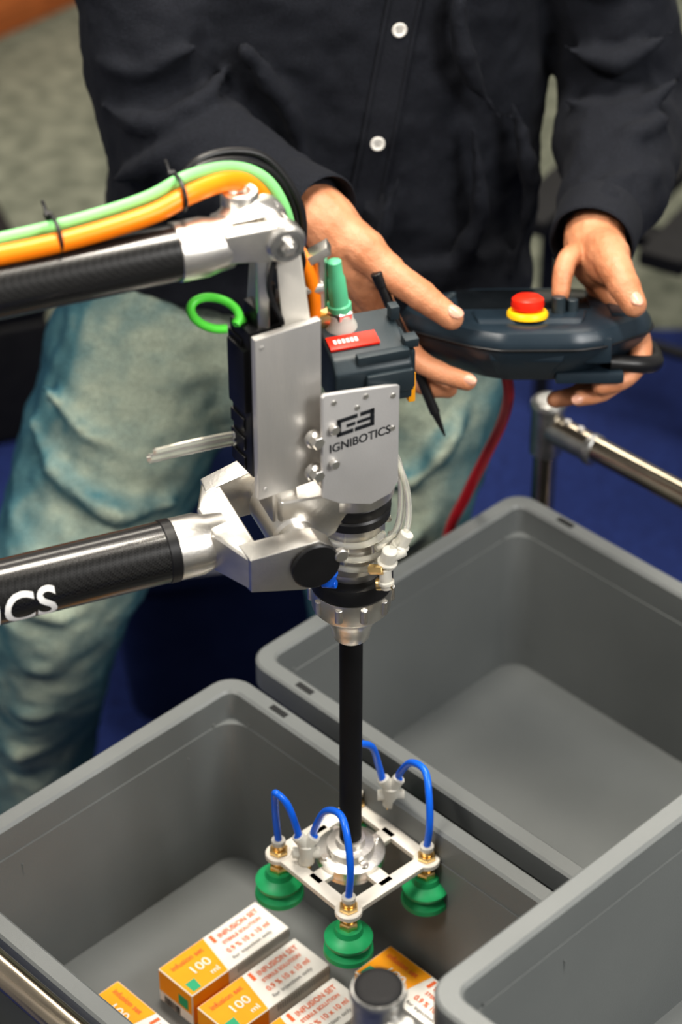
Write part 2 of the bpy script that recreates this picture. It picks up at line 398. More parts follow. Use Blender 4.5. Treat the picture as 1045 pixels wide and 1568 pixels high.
box(bm,V((-.062,1.625,1.366)),(e_,m_,Z),(.008,.008,.008),.002)
mk('valve_block',bm,'blk',rob)
bc=V((.0155,1.602,0))
bm=bmesh.new()
hull(bm,[bc+e_*a+m_*b+Z*z for b in(-.002,.002) for a,z in((-.0365,1.194),(-.0365,1.292),(-.034,1.294),(.0345,1.281),(.0365,1.279),(.0365,1.184),(.030,1.174),(.010,1.170),(-.02,1.182))],.0008)
box(bm,bc+e_*.0355-m_*.018+Z*1.229,(e_,m_,Z),(.0015,.018,.047),.0008)
mk('logo_bracket',bm,'alud',rob)
bm=bmesh.new()
for a,z in((-.026,1.284),(.004,1.280),(.030,1.272),(.030,1.240),(-.004,1.272)):
    q=bc+e_*a+Z*z+m_*.002;cyl(bm,q,q+m_*.0008,.0026,seg=16)
for x,y,z,h,r in((-.0235,1.590,1.249,.012,.0078),(-.0235,1.590,1.216,.012,.0078)):
    q=V((x,y,z));cyl(bm,q,q+m_*.006,r,seg=24);cyl(bm,q+m_*.005,q+m_*h,r*.75,seg=6)
for a,z in((-.027,1.260),(-.027,1.226)):
    q=bc+e_*a+Z*z;cyl(bm,q,q+m_*.007,.0042,seg=20)
mk('bracket_screws',bm,'alu',rob)
bm=bmesh.new();lo=bc+m_*.0024
def lb(a0,a1,z0,z1):box(bm,lo+e_*((a0+a1)/2)+Z*((z0+z1)/2),(e_,m_,Z),((a1-a0)/2,.0003,(z1-z0)/2),0)
t=.0034;x0=-.023;z0=1.2500
lb(x0,x0+.015,z0,z0+t);lb(x0,x0+.019,z0+.0130,z0+.0130+t);lb(x0,x0+t,z0,z0+.0164);lb(x0+.009,x0+.017,z0+.0066,z0+.0066+t*.8)
x0=-.0040
lb(x0-.002,x0+.016,z0,z0+t);lb(x0+.003,x0+.016,z0+.0130,z0+.0130+t);lb(x0+.016-t,x0+.016,z0,z0+.0164);lb(x0+.0,x0+.014,z0+.0066,z0+.0066+t*.8)
mk('logo_mark',bm,'inkb',rob,smooth=False)
flat_text('logo_text','IGNIBOTICS',.0115,lo+e_*(-.030)+Z*1.2365,e_,Z,'inkb',rob,.00015,width=.058)
bm=bmesh.new()
hull(bm,[V(p) for p in((-.052,1.607,1.425),(-.034,1.607,1.429),(-.052,1.612,1.425),(-.034,1.612,1.429),(-.046,1.597,1.345),(-.024,1.602,1.348),(-.046,1.603,1.345),(-.024,1.608,1.348))],.001)
mk('strap_front',bm,'ivory',rob)
bm=bmesh.new()
hull(bm,[V(p) for p in((-.070,1.640,1.420),(-.058,1.650,1.420),(-.066,1.600,1.420),(-.056,1.600,1.420),(-.076,1.640,1.345),(-.060,1.65,1.345),(-.066,1.60,1.345),(-.056,1.60,1.345))],.002)
mk('strap_rear',bm,'alu',rob)
k1=V((.95,.31,0)).normalized();k2=V((.31,-.95,0)).normalized()
bm=bmesh.new();mc=V((.018,1.648,0))
hull(bm,[mc+k1*a+k2*b+Z*z for a,b,z in((-.034,.022,1.305),(.032,.022,1.305),(-.034,-.026,1.316),(.032,-.026,1.316),(-.034,.032,1.296),(.032,.032,1.296),(-.034,.032,1.262),(.032,.032,1.262),(-.034,-.026,1.262),(.032,-.026,1.262))],.003)
box(bm,mc+k1*.012+k2*.032+Z*1.282,(k1,k2,Z),(.020,.004,.010),.002)
box(bm,mc+k1*.008+k2*.026+Z*1.304,(k1,k2,Z),(.022,.004,.004),.001)
box(bm,mc+k1*.034+k2*.005+Z*1.285,(k1,k2,Z),(.003,.02,.018),.002)
box(bm,mc+k1*.034+k2*.018+Z*1.309,(k1,k2,Z),(.006,.006,.004),.001)
box(bm,mc+k1*.030-k2*.012+Z*1.320,(k1,k2,Z),(.004,.005,.006),.001)
mk('battery_module',bm,'slate',rob)
lz=V((0,0,1));lk=(k2-lz*.16).normalized();ln=k1.cross(lk).normalized()
if ln.z<0:ln=-ln
bm=bmesh.new();box(bm,mc-k1*.011+k2*.006+Z*1.3098,(k1,lk,ln),(.021,.0078,.0012),.0004);mk('red_label',bm,'red',rob)
bm=bmesh.new()
for i in range(6):box(bm,mc-k1*(.026-i*.0036)+k2*.006+Z*1.3112,(k1,lk,ln),(.0012,.0024,.0003),0)
mk('label_print',bm,'inkw',rob,smooth=False)
bm=bmesh.new();box(bm,mc+k1*.037+k2*.012+Z*1.262,(k1,k2,Z),(.003,.006,.014),.001);mk('orange_label',bm,'cardo',rob)
bm=bmesh.new();q=V((-.001,1.66,1.308));lathe(bm,q,Z,[(0,.015),(.004,.015),(.009,.0115),(.016,.0105),(.017,.009)],24)
mk('connector_base',bm,'mil',rob)
bm=bmesh.new();box(bm,V((-.016,1.665,1.318)),XYZ,(.014,.013,.007),.003);mk('terminal_block',bm,'brass',rob)
bm=bmesh.new();lathe(bm,q+Z*.018,V((-.10,0,1)),[(0,.0100),(.006,.0100),(.007,.0082),(.030,.0075),(.034,.0062),(.046,.0058),(.047,.003)],24);mk('green_connector',bm,'grn3',rob)
bm=bmesh.new();cyl(bm,q+Z*.012,q+Z*.02,.0115,seg=6);box(bm,V((-.020,1.658,1.380)),(V((.9,.1,.5)),V((0,1,0)),V((-.5,0,.9))),(.012,.008,.004),.001)
cyl(bm,V((-.017,1.660,1.33)),V((-.017,1.660,1.378)),.006);cyl(bm,V((-.030,1.65,1.352)),V((-.014,1.652,1.352)),.005)
mk('connector_nut',bm,'alu',rob)
bm=bmesh.new();sweep(bm,[V(p) for p in((-.036,1.655,1.39),(-.026,1.652,1.365),(-.022,1.652,1.34),(-.024,1.655,1.315))],.006);mk('orange_lead',bm,'org',rob)
# upper joint
K=V((-.052,1.622,1.424))
bm=bmesh.new();cyl(bm,at(K,-.60,0,-.008),at(K,-.078,0,-.004),.0225,seg=48,bev=.0005);mk('upper_tube',bm,'cf',rob)
bm=bmesh.new();lathe(bm,at(K,-.082,0,-.004),d,[(0,.022),(.001,.0236),(.024,.0236),(.032,.0218),(.044,.0205),(.046,.018)],48)
for s in(-1,1):
    hull(bm,[at(K,a,b*s,z) for a,b,z in((-.046,.006,.014),(-.046,.006,-.014),(-.046,.020,.012),(-.046,.020,-.012),(-.005,.012,.015),(-.005,.012,-.015),(-.005,.026,.015),(-.005,.026,-.015),(.010,.012,.010),(.010,.026,.010),(.010,.012,-.010),(.010,.026,-.010))],.003)
    cyl(bm,at(K,0,.013*s,0),at(K,0,.029*s,0),.0162,seg=32,bev=.002)
cyl(bm,at(K,0,-.012,0),at(K,0,.012,0),.012,seg=28)
hull(bm,[at(K,a,b,z) for a,b,z in((-.01,-.010,.008),(-.01,.010,.008),(.012,-.010,.008),(.012,.010,.008),(-.012,-.012,-.03),(-.012,.012,-.03),(.014,-.012,-.03),(.014,.012,-.03))],.003)
lathe(bm,at(K,-.020,-.022,.012),Z,[(0,.015),(.012,.015),(.014,.014),(.014,.009),(.008,.008),(.008,.002)],28)
hull(bm,[at(K,a,b,z) for a,b,z in((-.050,-.012,.012),(-.050,.004,.012),(-.02,-.03,.010),(-.01,-.01,.022),(-.03,-.026,.018),(.006,-.018,.018),(.010,-.004,.008))],.003)
mk('upper_clevis',bm,'alu',rob,ang=30)
bm=bmesh.new()
q=at(K,0,.029,0);lathe(bm,q,n,[(0,.0135),(.0015,.0135),(.0016,.0095),(.0006,.009),(.0006,.007)],28);mk('clevis_ring',bm,'fit',rob)
bm=bmesh.new();cyl(bm,q,q+n*.006,.0065,seg=6);cyl(bm,q,q+n*.009,.0035,seg=16);mk('pivot_nut',bm,'alu',rob)
# spindle stack
bm=bmesh.new();lathe(bm,W0+Z*1.136,Z,[(0,.030),(.002,.0335),(.010,.034),(.012,.0325),(.014,.034),(.023,.034),(.025,.032)],48)
lathe(bm,W0+Z*1.060,Z,[(0,.034),(.002,.0365),(.012,.0365),(.016,.035),(.019,.030)],48)
mk('spindle_black_rings',bm,'blk',rob)
bm=bmesh.new();lathe(bm,W0+Z*1.078,Z,[(0,.027),(.008,.027),(.010,.021),(.018,.021),(.020,.028),(.028,.028),(.030,.022),(.040,.022),(.042,.029),(.059,.029)],40)
lathe(bm,W0+Z*1.000,Z,[(0,.0145),(.002,.0165),(.010,.0175),(.018,.020),(.026,.0225),(.032,.030),(.038,.0350),(.060,.036),(.061,.033)],48)
for i in range(10):
    a=i*pi/5;q=W0+V((math.cos(a),math.sin(a),0))*.035;cyl(bm,q+Z*1.042,q+Z*1.056,.0035,seg=10)
for i in range(6):
    a=i*pi/3+.3;q=W0+V((math.cos(a),math.sin(a),0))*.0265;cyl(bm,q+Z*1.098,q+Z*1.137,.003,seg=10)
mk('spindle_hub',bm,'alu',rob)
bm=bmesh.new()
for z,R,ph in((1.128,.032,0),(1.114,.034,.6),(1.100,.032,1.2)):
    sweep(bm,[W0+V((math.cos(a+ph)*R,math.sin(a+ph)*R,z+.004*math.sin(a))) for a in[i*2*pi/12 for i in range(12)]],.0028,seg=10,sub=3)
sweep(bm,[V(p) for p in((.030,1.615,1.115),(.048,1.625,1.13),(.052,1.65,1.15),(.048,1.67,1.170),(.035,1.68,1.185))],.0034,seg=10)
sweep(bm,[V(p) for p in((.040,1.605,1.12),(.056,1.62,1.135),(.056,1.65,1.155),(.045,1.67,1.175))],.0028,seg=10)
sweep(bm,[V(p) for p in((-.088,1.618,1.226),(-.110,1.605,1.230),(-.155,1.575,1.238))],.0040,seg=14)
sweep(bm,[V(p) for p in((-.088,1.612,1.236),(-.11,1.60,1.239),(-.150,1.573,1.246))],.0032,seg=14)
mk('clear_hoses',bm,'clear',rob)
bm=bmesh.new()
for x,y,z,tx_,ty_,rr in((.040,1.604,1.114,.3,-.2,.0068),(.052,1.614,1.124,.9,.1,.0062),(.038,1.600,1.096,-.2,.3,.0055)):
    q=V((x,y,z));dv=V((tx_*.5,ty_*.5,1)).normalized();cyl(bm,q-dv*.010,q+dv*.010,rr,seg=20);cyl(bm,q-dv*.006,q-dv*.002,rr*1.3,seg=20)
cyl(bm,V((.040,1.604,1.114)),V((.054,1.610,1.118)),.0050,seg=14)
mk('white_connectors',bm,'mil',rob)
bm=bmesh.new()
cyl(bm,V((.030,1.602,1.088)),V((.044,1.600,1.090)),.0055,seg=16);cyl(bm,V((.024,1.602,1.104)),V((.036,1.598,1.107)),.0045,seg=6);mk('elbow_fittings',bm,'brass',rob)
bm=bmesh.new();cyl(bm,V((-.012,1.604,1.088)),V((-.008,1.602,1.102)),.006,seg=18);cyl(bm,V((-.016,1.606,1.086)),V((-.004,1.602,1.088)),.004,seg=18);mk('blue_fitting',bm,'blu',rob)
bm=bmesh.new();cyl(bm,W0+Z*.742,W0+Z*1.004,.0105,seg=32,bev=.0005);mk('spindle_rod',bm,'blkm',rob)
# gripper
gc=V((.011,1.638,0));gu=V((.745,.667,0)).normalized();gv=V((.667,-.745,0)).normalized()
gz=.728
def G(a,b,z):return gc+gu*a+gv*b+Z*z
bm=bmesh.new()
hs=.050
for s in(-1,1):
    box(bm,G(0,hs*s,gz),(gu,gv,Z),(hs+.004,.0072,.003),.001)
    box(bm,G(hs*s,0,gz),(gu,gv,Z),(.0072,hs+.004,.003),.001)
    for a,b in((hs*.5*s,0),(0,hs*.5*s)):
        box(bm,G(a,b,gz),(gu,gv,Z),(hs*.5 if a else .008,hs*.5 if b else .008,.003),.001)
    for t2 in(-1,1):cyl(bm,G(hs*s,hs*t2,gz-.0033),G(hs*s,hs*t2,gz+.0033),.0130,seg=32,bev=.001)
mk('gripper_frame',bm,'ivory',rob)
bm=bmesh.new();lathe(bm,W0+Z*.714,Z,[(0,.026),(.002,.028),(.012,.028),(.0125,.033),(.014,.0335),(.022,.0335),(.023,.032),(.0235,.023),(.032,.0225),(.033,.0145),(.040,.014),(.0405,.010)],48)
for i in range(4):
    a=.5+i*pi/2;q=W0+V((math.cos(a),math.sin(a),0))*.0275+Z*.736;cyl(bm,q,q+Z*.005,.004,seg=16)
mk('gripper_hub',bm,'alu',rob)
cups=[(-1,-1),(1,-1),(1,1),(-1,1)]
for a,b in cups:
    q=G(hs*a,hs*b,gz)
    bm=bmesh.new();lathe(bm,q-Z*.054,Z,[(0,.0225),(.002,.0240),(.007,.0235),(.012,.0185),(.014,.018),(.017,.0225),(.021,.0232),(.0245,.020),(.028,.014),(.034,.0125),(.035,.008)],36);mk('suction_cup',bm,'grn',rob)
    bm=bmesh.new();cyl(bm,q-Z*.022,q-Z*.012,.0095,seg=6);cyl(bm,q-Z*.013,q+Z*.0,.006,seg=20);cyl(bm,q+Z*.003,q+Z*.008,.0095,seg=6);cyl(bm,q+Z*.008,q+Z*.016,.0055,seg=20);mk('brass_nipple',bm,'brass',rob)
    bm=bmesh.new();cyl(bm,q+Z*.014,q+Z*.020,.0068,seg=20);mk('tube_collar',bm,'mil',rob)
qL,qB,qR,qF=[G(hs*a,hs*b,gz) for a,b in cups]
bm=bmesh.new()
y1=V((-.033,1.628,.750));y2=V((.048,1.690,.766))
for q in(y1,y2):
    cyl(bm,q-Z*.018,q+Z*.006,.0080,seg=20)
    cyl(bm,q+Z*.002,q+V((.008,.0,.016)),.0062,seg=16);cyl(bm,q+Z*.002,q+V((-.008,.0,.016)),.0062,seg=16)
    cyl(bm,q-Z*.006+V((-.013,0,0)),q-Z*.006+V((.013,0,0)),.0055,seg=16)
mk('y_fittings',bm,'mil',rob)
bm=bmesh.new()
for q in(y1,y2):cyl(bm,q-Z*.026,q-Z*.015,.005,seg=16)
mk('y_fitting_stub',bm,'brass',rob)
def arc(a,b,h,lean=V((0,0,0))):
    return [a,a+Z*h*.55+lean*.2,a*.8+b*.2+Z*h*.98+lean*.6,a*.5+b*.5+Z*h*1.05+lean,b*.8+a*.2+Z*h*.75+lean*.5,b+Z*h*.15,b]
bm=bmesh.new()
sweep(bm,arc(qL+Z*.018,y1+V((-.008,0,.014)),.056,V((-.010,0,0))),.0035,seg=12)
sweep(bm,arc(qF+Z*.018,y1+V((.008,0,.014)),.066,V((.008,-.002,0))),.0035,seg=12)
sweep(bm,arc(qR+Z*.018,y2+V((.008,0,.014)),.052,V((.010,0,0))),.0035,seg=12)
sweep(bm,[y2+V((-.008,0,.014)),y2+V((-.012,0,.032)),V((.030,1.682,.828)),V((.020,1.668,.846)),V((.012,1.653,.86)),V((.010,1.6525,.89)),V((.010,1.6525,.99))],.0035,seg=12)
mk('blue_air_tubes',bm,'blu',rob)
# cables
bm=bmesh.new()
sweep(bm,[at(K,-.6,-.004,.020),at(K,-.4,.002,.021),at(K,-.25,0,.023),at(K,-.17,.001,.025),at(K,-.10,-.004,.030),V((-.116,1.610,1.460)),V((-.088,1.640,1.455)),V((-.070,1.658,1.440)),V((-.056,1.664,1.415)),V((-.042,1.662,1.38)),V((-.034,1.660,1.33))],.0078,seg=16);mk('orange_cable',bm,'org',rob)
bm=bmesh.new()
sweep(bm,[at(K,-.6,-.022,.022),at(K,-.4,-.018,.024),at(K,-.25,-.018,.026),at(K,-.17,-.017,.029),at(K,-.10,-.019,.036),V((-.118,1.622,1.469)),V((-.086,1.657,1.458)),V((-.060,1.668,1.442)),V((-.044,1.668,1.412)),V((-.038,1.667,1.37)),V((-.034,1.665,1.34))],.0050,seg=14);mk('green_cable',bm,'grnc',rob)
bm=bmesh.new()
for o in(0,.008):
    sweep(bm,[at(K,-.6,-.030-o*.4,-.014),at(K,-.3,-.030-o*.4,-.010),at(K,-.17,-.034-o*.5,.004),V((-.135,1.634+o,1.448+o*.2)),V((-.110,1.652+o,1.461+o*.3)),V((-.082,1.668+o,1.458+o*.5)),V((-.057,1.680+o*.5,1.443+o*.8)),V((-.040+o*.6,1.684,1.415)),V((-.035+o*.5,1.682,1.38)),V((-.04,1.68,1.33))],.0036,seg=12)
mk('black_cables',bm,'blk',rob)
bm=bmesh.new()
sweep(bm,[V(p) for p in((-.050,1.60,1.412),(-.056,1.594,1.39),(-.052,1.596,1.37),(-.045,1.60,1.35))],.0022,seg=10)
sweep(bm,[V(p) for p in((-.058,1.625,1.395),(-.034,1.645,1.395),(-.03,1.65,1.36),(-.030,1.65,1.33))],.003,seg=10)
mk('thin_wires',bm,'blk',rob)
bm=bmesh.new()
sweep(bm,[V((-.099+.019*math.cos(a),1.600+.010*math.sin(a),1.360+.008*math.sin(a)-.004*math.cos(a))) for a in[i*pi/6 for i in range(-1,11)]],.0036,seg=12)
sweep(bm,[V((-.083,1.604,1.349)),V((-.078,1.612,1.346)),V((-.076,1.614,1.325))],.0040,seg=12)
mk('green_hose_loop',bm,'grn2',rob)
bm=bmesh.new()
for s,r in((-.172,.0170),(-.082,.0170)):
    c0=at(K,s,-.009,.027)
    if s>-.1:c0=V((-.124,1.612,1.461))
    sweep(bm,[c0+n*r*math.cos(a)+Z*r*.75*math.sin(a) for a in[i*pi/5 for i in range(10)]],.0017,seg=8,sub=3,closed=True)
    sweep(bm,[c0-n*r+Z*.004,c0-n*(r+.008)+Z*.010,c0-n*(r+.014)+Z*.012],.0014,seg=8)
    box(bm,c0-n*r*.9+Z*.008,(n,d,Z),(.003,.003,.002),.0005,1)
mk('cable_ties',bm,'blk',rob)
bm,xa,xb=text_mesh('IGNIBOTICS',.044,.0007,sub=3)
ax0=at(C,0,0,-.005);r=.0269;send=-.207;wid=.212
kk=wid/(xb-xa)
for v in bm.verts:
    s=send-wid+(v.co.x-xa)*kk;ang=-.60+v.co.y/r
    v.co=ax0+d*s+(n*math.cos(ang)+Z*math.sin(ang))*r
me=bpy.data.meshes.new('tube_lettering');bm.to_mesh(me);bm.free();me.materials.append(M['inkw']);o=bpy.data.objects.new('tube_lettering',me);scene.collection.objects.link(o);o.parent=rob
bm=bmesh.new();bp=at(C,-.66,0,0);bp=V((bp.x,bp.y,0))
lathe(bm,bp+Z*.003,Z,[(0,.17),(.02,.17),(.025,.16),(.03,.065),(.9,.06),(1.0,.07),(1.52,.07),(1.54,.05)],40);mk('base_column',bm,'alud',rob)
bm=bmesh.new()
for z in(1.137,1.418):
    hull(bm,[V((bp.x,bp.y,z))+d*a+n*b+Z*c for a in(0,.075) for b in(-.035,.035) for c in(-.03,.03)],.004)
mk('base_brackets',bm,'alu',rob)

# ------------------------------------------------------------------ man
man=empty('man')
def remesh(o,vox,smooth=6,disp=None):
    m=o.modifiers.new('r','REMESH');m.mode='VOXEL';m.voxel_size=vox;m.use_smooth_shade=True
    s=o.modifiers.new('s','SMOOTH');s.iterations=smooth;s.factor=.5
    if disp:
        for (typ,sc,st) in disp:
            t=bpy.data.textures.new('fold','CLOUDS');t.noise_scale=sc;t.noise_depth=2
            dm=o.modifiers.new('d','DISPLACE');dm.texture=t;dm.strength=st;dm.mid_level=.5;dm.texture_coords='LOCAL'
    dg=bpy.context.evaluated_depsgraph_get();dg.update()
    me=bpy.data.meshes.new_from_object(o.evaluated_get(dg))
    o.modifiers.clear();o.data=me
    for p in me.polygons:p.use_smooth=True
    return o
def torso_ring(z,cx,cy,rx,ry,rot=0,N=48,p=2.5):
    r=[];
    for i in range(N):
        a=2*pi*i/N;c,s=math.cos(a),math.sin(a)
        x=rx*abs(c)**(2/p)*(1 if c>=0 else -1);y=ry*abs(s)**(2/p)*(1 if s>=0 else -1)
        r.append(V((cx+x*math.cos(rot)-y*math.sin(rot),cy+x*math.sin(rot)+y*math.cos(rot),z)))
    return r
def ridges(bm,L):
    for pts,r in L:
        k=len(pts);sweep(bm,[V(p) for p in pts],[r*.35]+[r]*(k-2)+[r*.35],seg=10,sub=5,rcap=True)
bm=bmesh.new()
rt=math.radians(8)
loft(bm,[torso_ring(z,cx,cy,rx,ry,rt) for z,cx,cy,rx,ry in((.965,-.026,2.385,.240,.150),(1.0,-.022,2.388,.243,.149),(1.1,-.018,2.39,.243,.145),(1.25,-.010,2.40,.238,.140),(1.38,0,2.41,.235,.128),(1.47,0,2.42,.200,.105),(1.52,0,2.425,.12,.085),(1.575,0,2.425,.072,.072))])
loft(bm,[torso_ring(z,cx,cy,rx,ry,rt) for z,cx,cy,rx,ry in((.885,.085,2.385,.125,.142),(.96,.08,2.385,.135,.148),(1.02,.06,2.385,.14,.145))])
sweep(bm,[V(p) for p in((-.12,2.42,1.46),(-.205,2.41,1.455),(-.215,2.36,1.38),(-.200,2.31,1.29),(-.190,2.285,1.20),(-.172,2.25,1.168),(-.10,2.165,1.172),(-.026,2.073,1.186))],[.07,.078,.080,.074,.073,.071,.058,.038],seg=20,sub=5)
sweep(bm,[V(p) for p in((.12,2.42,1.46),(.225,2.43,1.45),(.258,2.42,1.38),(.283,2.40,1.27),(.306,2.385,1.18),(.306,2.35,1.145),(.288,2.24,1.132),(.259,2.130,1.126))],[.07,.078,.080,.072,.070,.071,.059,.042],seg=20,sub=5)
ridges(bm,[
 ([(-.25,2.235,1.22),(-.20,2.198,1.215),(-.15,2.203,1.235),(-.12,2.25,1.25)],.013),
 ([(-.25,2.245,1.26),(-.20,2.228,1.262),(-.15,2.233,1.285)],.012),
 ([(-.24,2.20,1.15),(-.19,2.172,1.185),(-.13,2.165,1.228)],.012),
 ([(-.20,2.18,1.12),(-.14,2.13,1.16),(-.10,2.132,1.22)],.011),
 ([(-.15,2.135,1.12),(-.10,2.10,1.165),(-.065,2.11,1.22)],.010),
 ([(-.10,2.10,1.14),(-.065,2.078,1.18),(-.045,2.09,1.215)],.008),
 ([(-.235,2.275,1.34),(-.18,2.283,1.33),(-.14,2.305,1.35)],.012),
 ([(.24,2.305,1.19),(.30,2.272,1.19),(.355,2.295,1.22)],.013),
 ([(.235,2.33,1.24),(.29,2.310,1.23),(.35,2.325,1.26)],.013),
 ([(.24,2.245,1.16),(.30,2.228,1.185),(.34,2.265,1.19)],.012),
 ([(.235,2.19,1.145),(.28,2.168,1.172),(.325,2.20,1.16)],.010),
 ([(.235,2.155,1.14),(.27,2.138,1.165),(.305,2.16,1.15)],.008),
 ([(.22,2.345,1.33),(.27,2.335,1.30),(.33,2.35,1.31)],.012),
 ([(-.02,2.238,.98),(.03,2.231,1.05),(.06,2.236,1.13)],.012),
 ([(.12,2.258,1.0),(.15,2.259,1.08),(.14,2.263,1.18)],.013),
 ([(.19,2.28,.99),(.205,2.285,1.10),(.18,2.286,1.20)],.013),
 ([(.17,2.28,1.18),(.13,2.265,1.25),(.12,2.275,1.34)],.012),
 ([(-.10,2.24,1.28),(-.05,2.24,1.20),(-.03,2.238,1.10)],.012)])
shirt=mk('shirt',bm,'shirt',man)
remesh(shirt,.0055,6,[('c',.10,.022),('c',.035,.008)])
for p0,p1,r0,r1 in((V((-.034,2.083,1.185)),V((-.016,2.061,1.1875)),.042,.041),(V((.2605,2.135,1.126)),V((.2545,2.113,1.125)),.0445,.0435)):
    bm=bmesh.new();dd=(p1-p0);L=dd.length
    lathe(bm,p0-dd.normalized()*.03,dd,[(0,r0*.98),(.004,r0+.001),(L+.028,r1+.001),(L+.030,r1-.001),(L+.026,r1-.003),(L+.0,r1-.006)],36);mk('cuff',bm,'stitch',man)
dg=bpy.context.evaluated_depsgraph_get()
bvh=BVHTree.FromObject(shirt,dg)
def hitY(x,z):
    r=bvh.ray_cast(V((x,1.2,z)),V((0,1,0)))
    return (r[0],r[1]) if r[0] else (V((x,2.25,z)),V((0,-1,0)))
bm=bmesh.new();rows=[]
def pxl(z):
    t=(z-1.0)
    return .010+.16*t+.05*t*t
zz=[.90+i*.008 for i in range(68)]
for z in zz:
    x=pxl(z);row=[]
    for k,off in((-.019,-.001),(-.0185,.0030),(-.0150,.0034),(-.0142,.0014),(0,.0018),(.0142,.0014),(.0150,.0034),(.0185,.0030),(.019,-.001)):
        h,nn=hitY(x+k,z)
        row.append(bm.verts.new(V((x+k,h.y-off,z))))
    rows.append(row)
for a,b in zip(rows,rows[1:]):
    for i in range(len(a)-1):bm.faces.new((a[i],a[i+1],b[i+1],b[i]))
mk('placket',bm,'stitch',man)
for z in(1.385,1.285,1.168,1.060,.955):
    x=pxl(z);h,nn=hitY(x,z);nn=V((nn.x*.5,-1,.05)).normalized();q=h+nn*.002
    bm=bmesh.new();lathe(bm,q,nn,[(0,.0070),(.001,.0078),(.0022,.0078),(.0028,.0065),(.0018,.0052),(.0018,.003)],24);mk('button',bm,'wht',man)
    bm=bmesh.new();fx,fy,_=frame(nn)
    for a,b in((1,1),(1,-1),(-1,1),(-1,-1)):
        c0=q+nn*.0016+fx*a*.0016+fy*b*.0016;cyl(bm,c0,c0+nn*.0007,.0010,seg=8)
    mk('button_holes',bm,'blk',man)
# jeans
bm=bmesh.new()
loft(bm,[torso_ring(z,cx,cy,rx,ry,rt) for z,cx,cy,rx,ry in((.76,-.05,2.38,.15,.10),(.82,-.045,2.385,.205,.13),(.88,-.04,2.388,.215,.135),(.96,-.03,2.39,.215,.135),(1.0,-.03,2.39,.19,.125))])
sweep(bm,[V(p) for p in((-.150,2.385,.96),(-.205,2.355,.87),(-.270,2.31,.72),(-.330,2.255,.585),(-.362,2.27,.46),(-.384,2.30,.342),(-.405,2.33,.20),(-.41,2.34,.10))],[.115,.125,.113,.092,.084,.080,.076,.078],seg=28,sub=5)
sweep(bm,[V(p) for p in((.08,2.385,.93),(.085,2.35,.83),(.072,2.32,.72),(.045,2.29,.60),(.03,2.29,.47),(.02,2.32,.33),(.015,2.345,.20),(.01,2.355,.10))],[.115,.112,.100,.086,.078,.075,.073,.075],seg=28,sub=5)
ridges(bm,[
 ([(-.36,2.27,.80),(-.32,2.22,.76),(-.26,2.192,.73),(-.19,2.22,.72)],.014),
 ([(-.34,2.26,.86),(-.29,2.225,.82),(-.23,2.22,.79),(-.16,2.25,.79)],.011),
 ([(-.39,2.25,.70),(-.35,2.19,.66),(-.29,2.178,.65)],.012),
 ([(-.40,2.22,.63),(-.35,2.165,.60),(-.28,2.18,.60)],.012),
 ([(-.42,2.22,.52),(-.36,2.175,.51),(-.30,2.20,.53)],.012),
 ([(-.43,2.24,.44),(-.38,2.195,.42),(-.32,2.21,.44)],.012),
 ([(-.45,2.28,.34),(-.40,2.22,.33),(-.33,2.24,.35)],.012),
 ([(-.14,2.27,.82),(-.20,2.23,.76),(-.25,2.21,.69),(-.28,2.19,.64)],.010),
 ([(.0,2.25,.76),(.06,2.215,.75),(.12,2.23,.78)],.011),
 ([(.0,2.22,.66),(.05,2.20,.66),(.11,2.225,.69)],.010),
 ([(.15,2.27,.86),(.12,2.225,.80),(.08,2.21,.74)],.011)])
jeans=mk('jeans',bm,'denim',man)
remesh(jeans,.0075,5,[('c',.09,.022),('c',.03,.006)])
for x,y in((-.41,2.34),(.01,2.355)):
    bm=bmesh.new()
    sweep(bm,[V((x,y+.06,.045)),V((x,y,.05)),V((x-.01,y-.08,.042)),V((x-.015,y-.15,.036)),V((x-.015,y-.19,.032))],[.036,.042,.042,.040,.030],seg=20,rcap=True)
    sweep(bm,[V((x,y+.03,.06)),V((x,y+.02,.13))],[.045,.048],seg=20)
    s=mk('shoe',bm,'blkm',man);remesh(s,.006,4)
    for v in s.data.vertices:v.co.z=max(v.co.z,.004)
    bm=bmesh.new();loft(bm,[[V((x-.008+.048*math.cos(a)*(1 if math.sin(a)<.0 else .8),y-.06+.155*math.sin(a),z)) for a in[i*pi/12 for i in range(24)]] for z in(.0025,.022)]);mk('sole',bm,'blk',man)
def hand(name,palm,fingers,nails):
    bm=bmesh.new()
    for pts,rr in palm:sweep(bm,[V(p) for p in pts],rr,seg=16,sub=4,rcap=True)
    for pts,rr in fingers:
        P=[V(p) for p in pts];sweep(bm,P,rr,seg=16,sub=5,rcap=True)
        for i in range(1,len(P)-1):
            sweep(bm,[P[i]-(P[i]-P[i-1]).normalized()*.003,P[i]+(P[i+1]-P[i]).normalized()*.003],rr[i]*1.04,seg=14,sub=2,rcap=True)
    o=mk(name,bm,'skin',man);remesh(o,.0019,4,[('c',.02,.0018),('c',.006,.0006)])
    for p,dr,up,s in nails:
        dr=V(dr).normalized();up=V(up);up=(up-dr*up.dot(dr)).normalized();sd=dr.cross(up);p=V(p)
        bm=bmesh.new()
        bmesh.ops.create_uvsphere(bm,u_segments=16,v_segments=10,radius=1)
        for v in bm.verts:
            c=v.co.copy();v.co=p+dr*c.x*.0070*s+sd*c.y*.0056*s+up*(c.z*.0014*s-.0022*c.y*c.y)
        mk('fingernail',bm,'nail',man)
idx=[(.0425,2.032,1.092),(.068,1.990,1.073),(.0947,1.972,1.063),(.1245,1.964,1.056)]
mid=[(.036,2.046,1.080),(.060,2.003,1.047),(.084,1.988,1.036),(.108,1.986,1.032)]
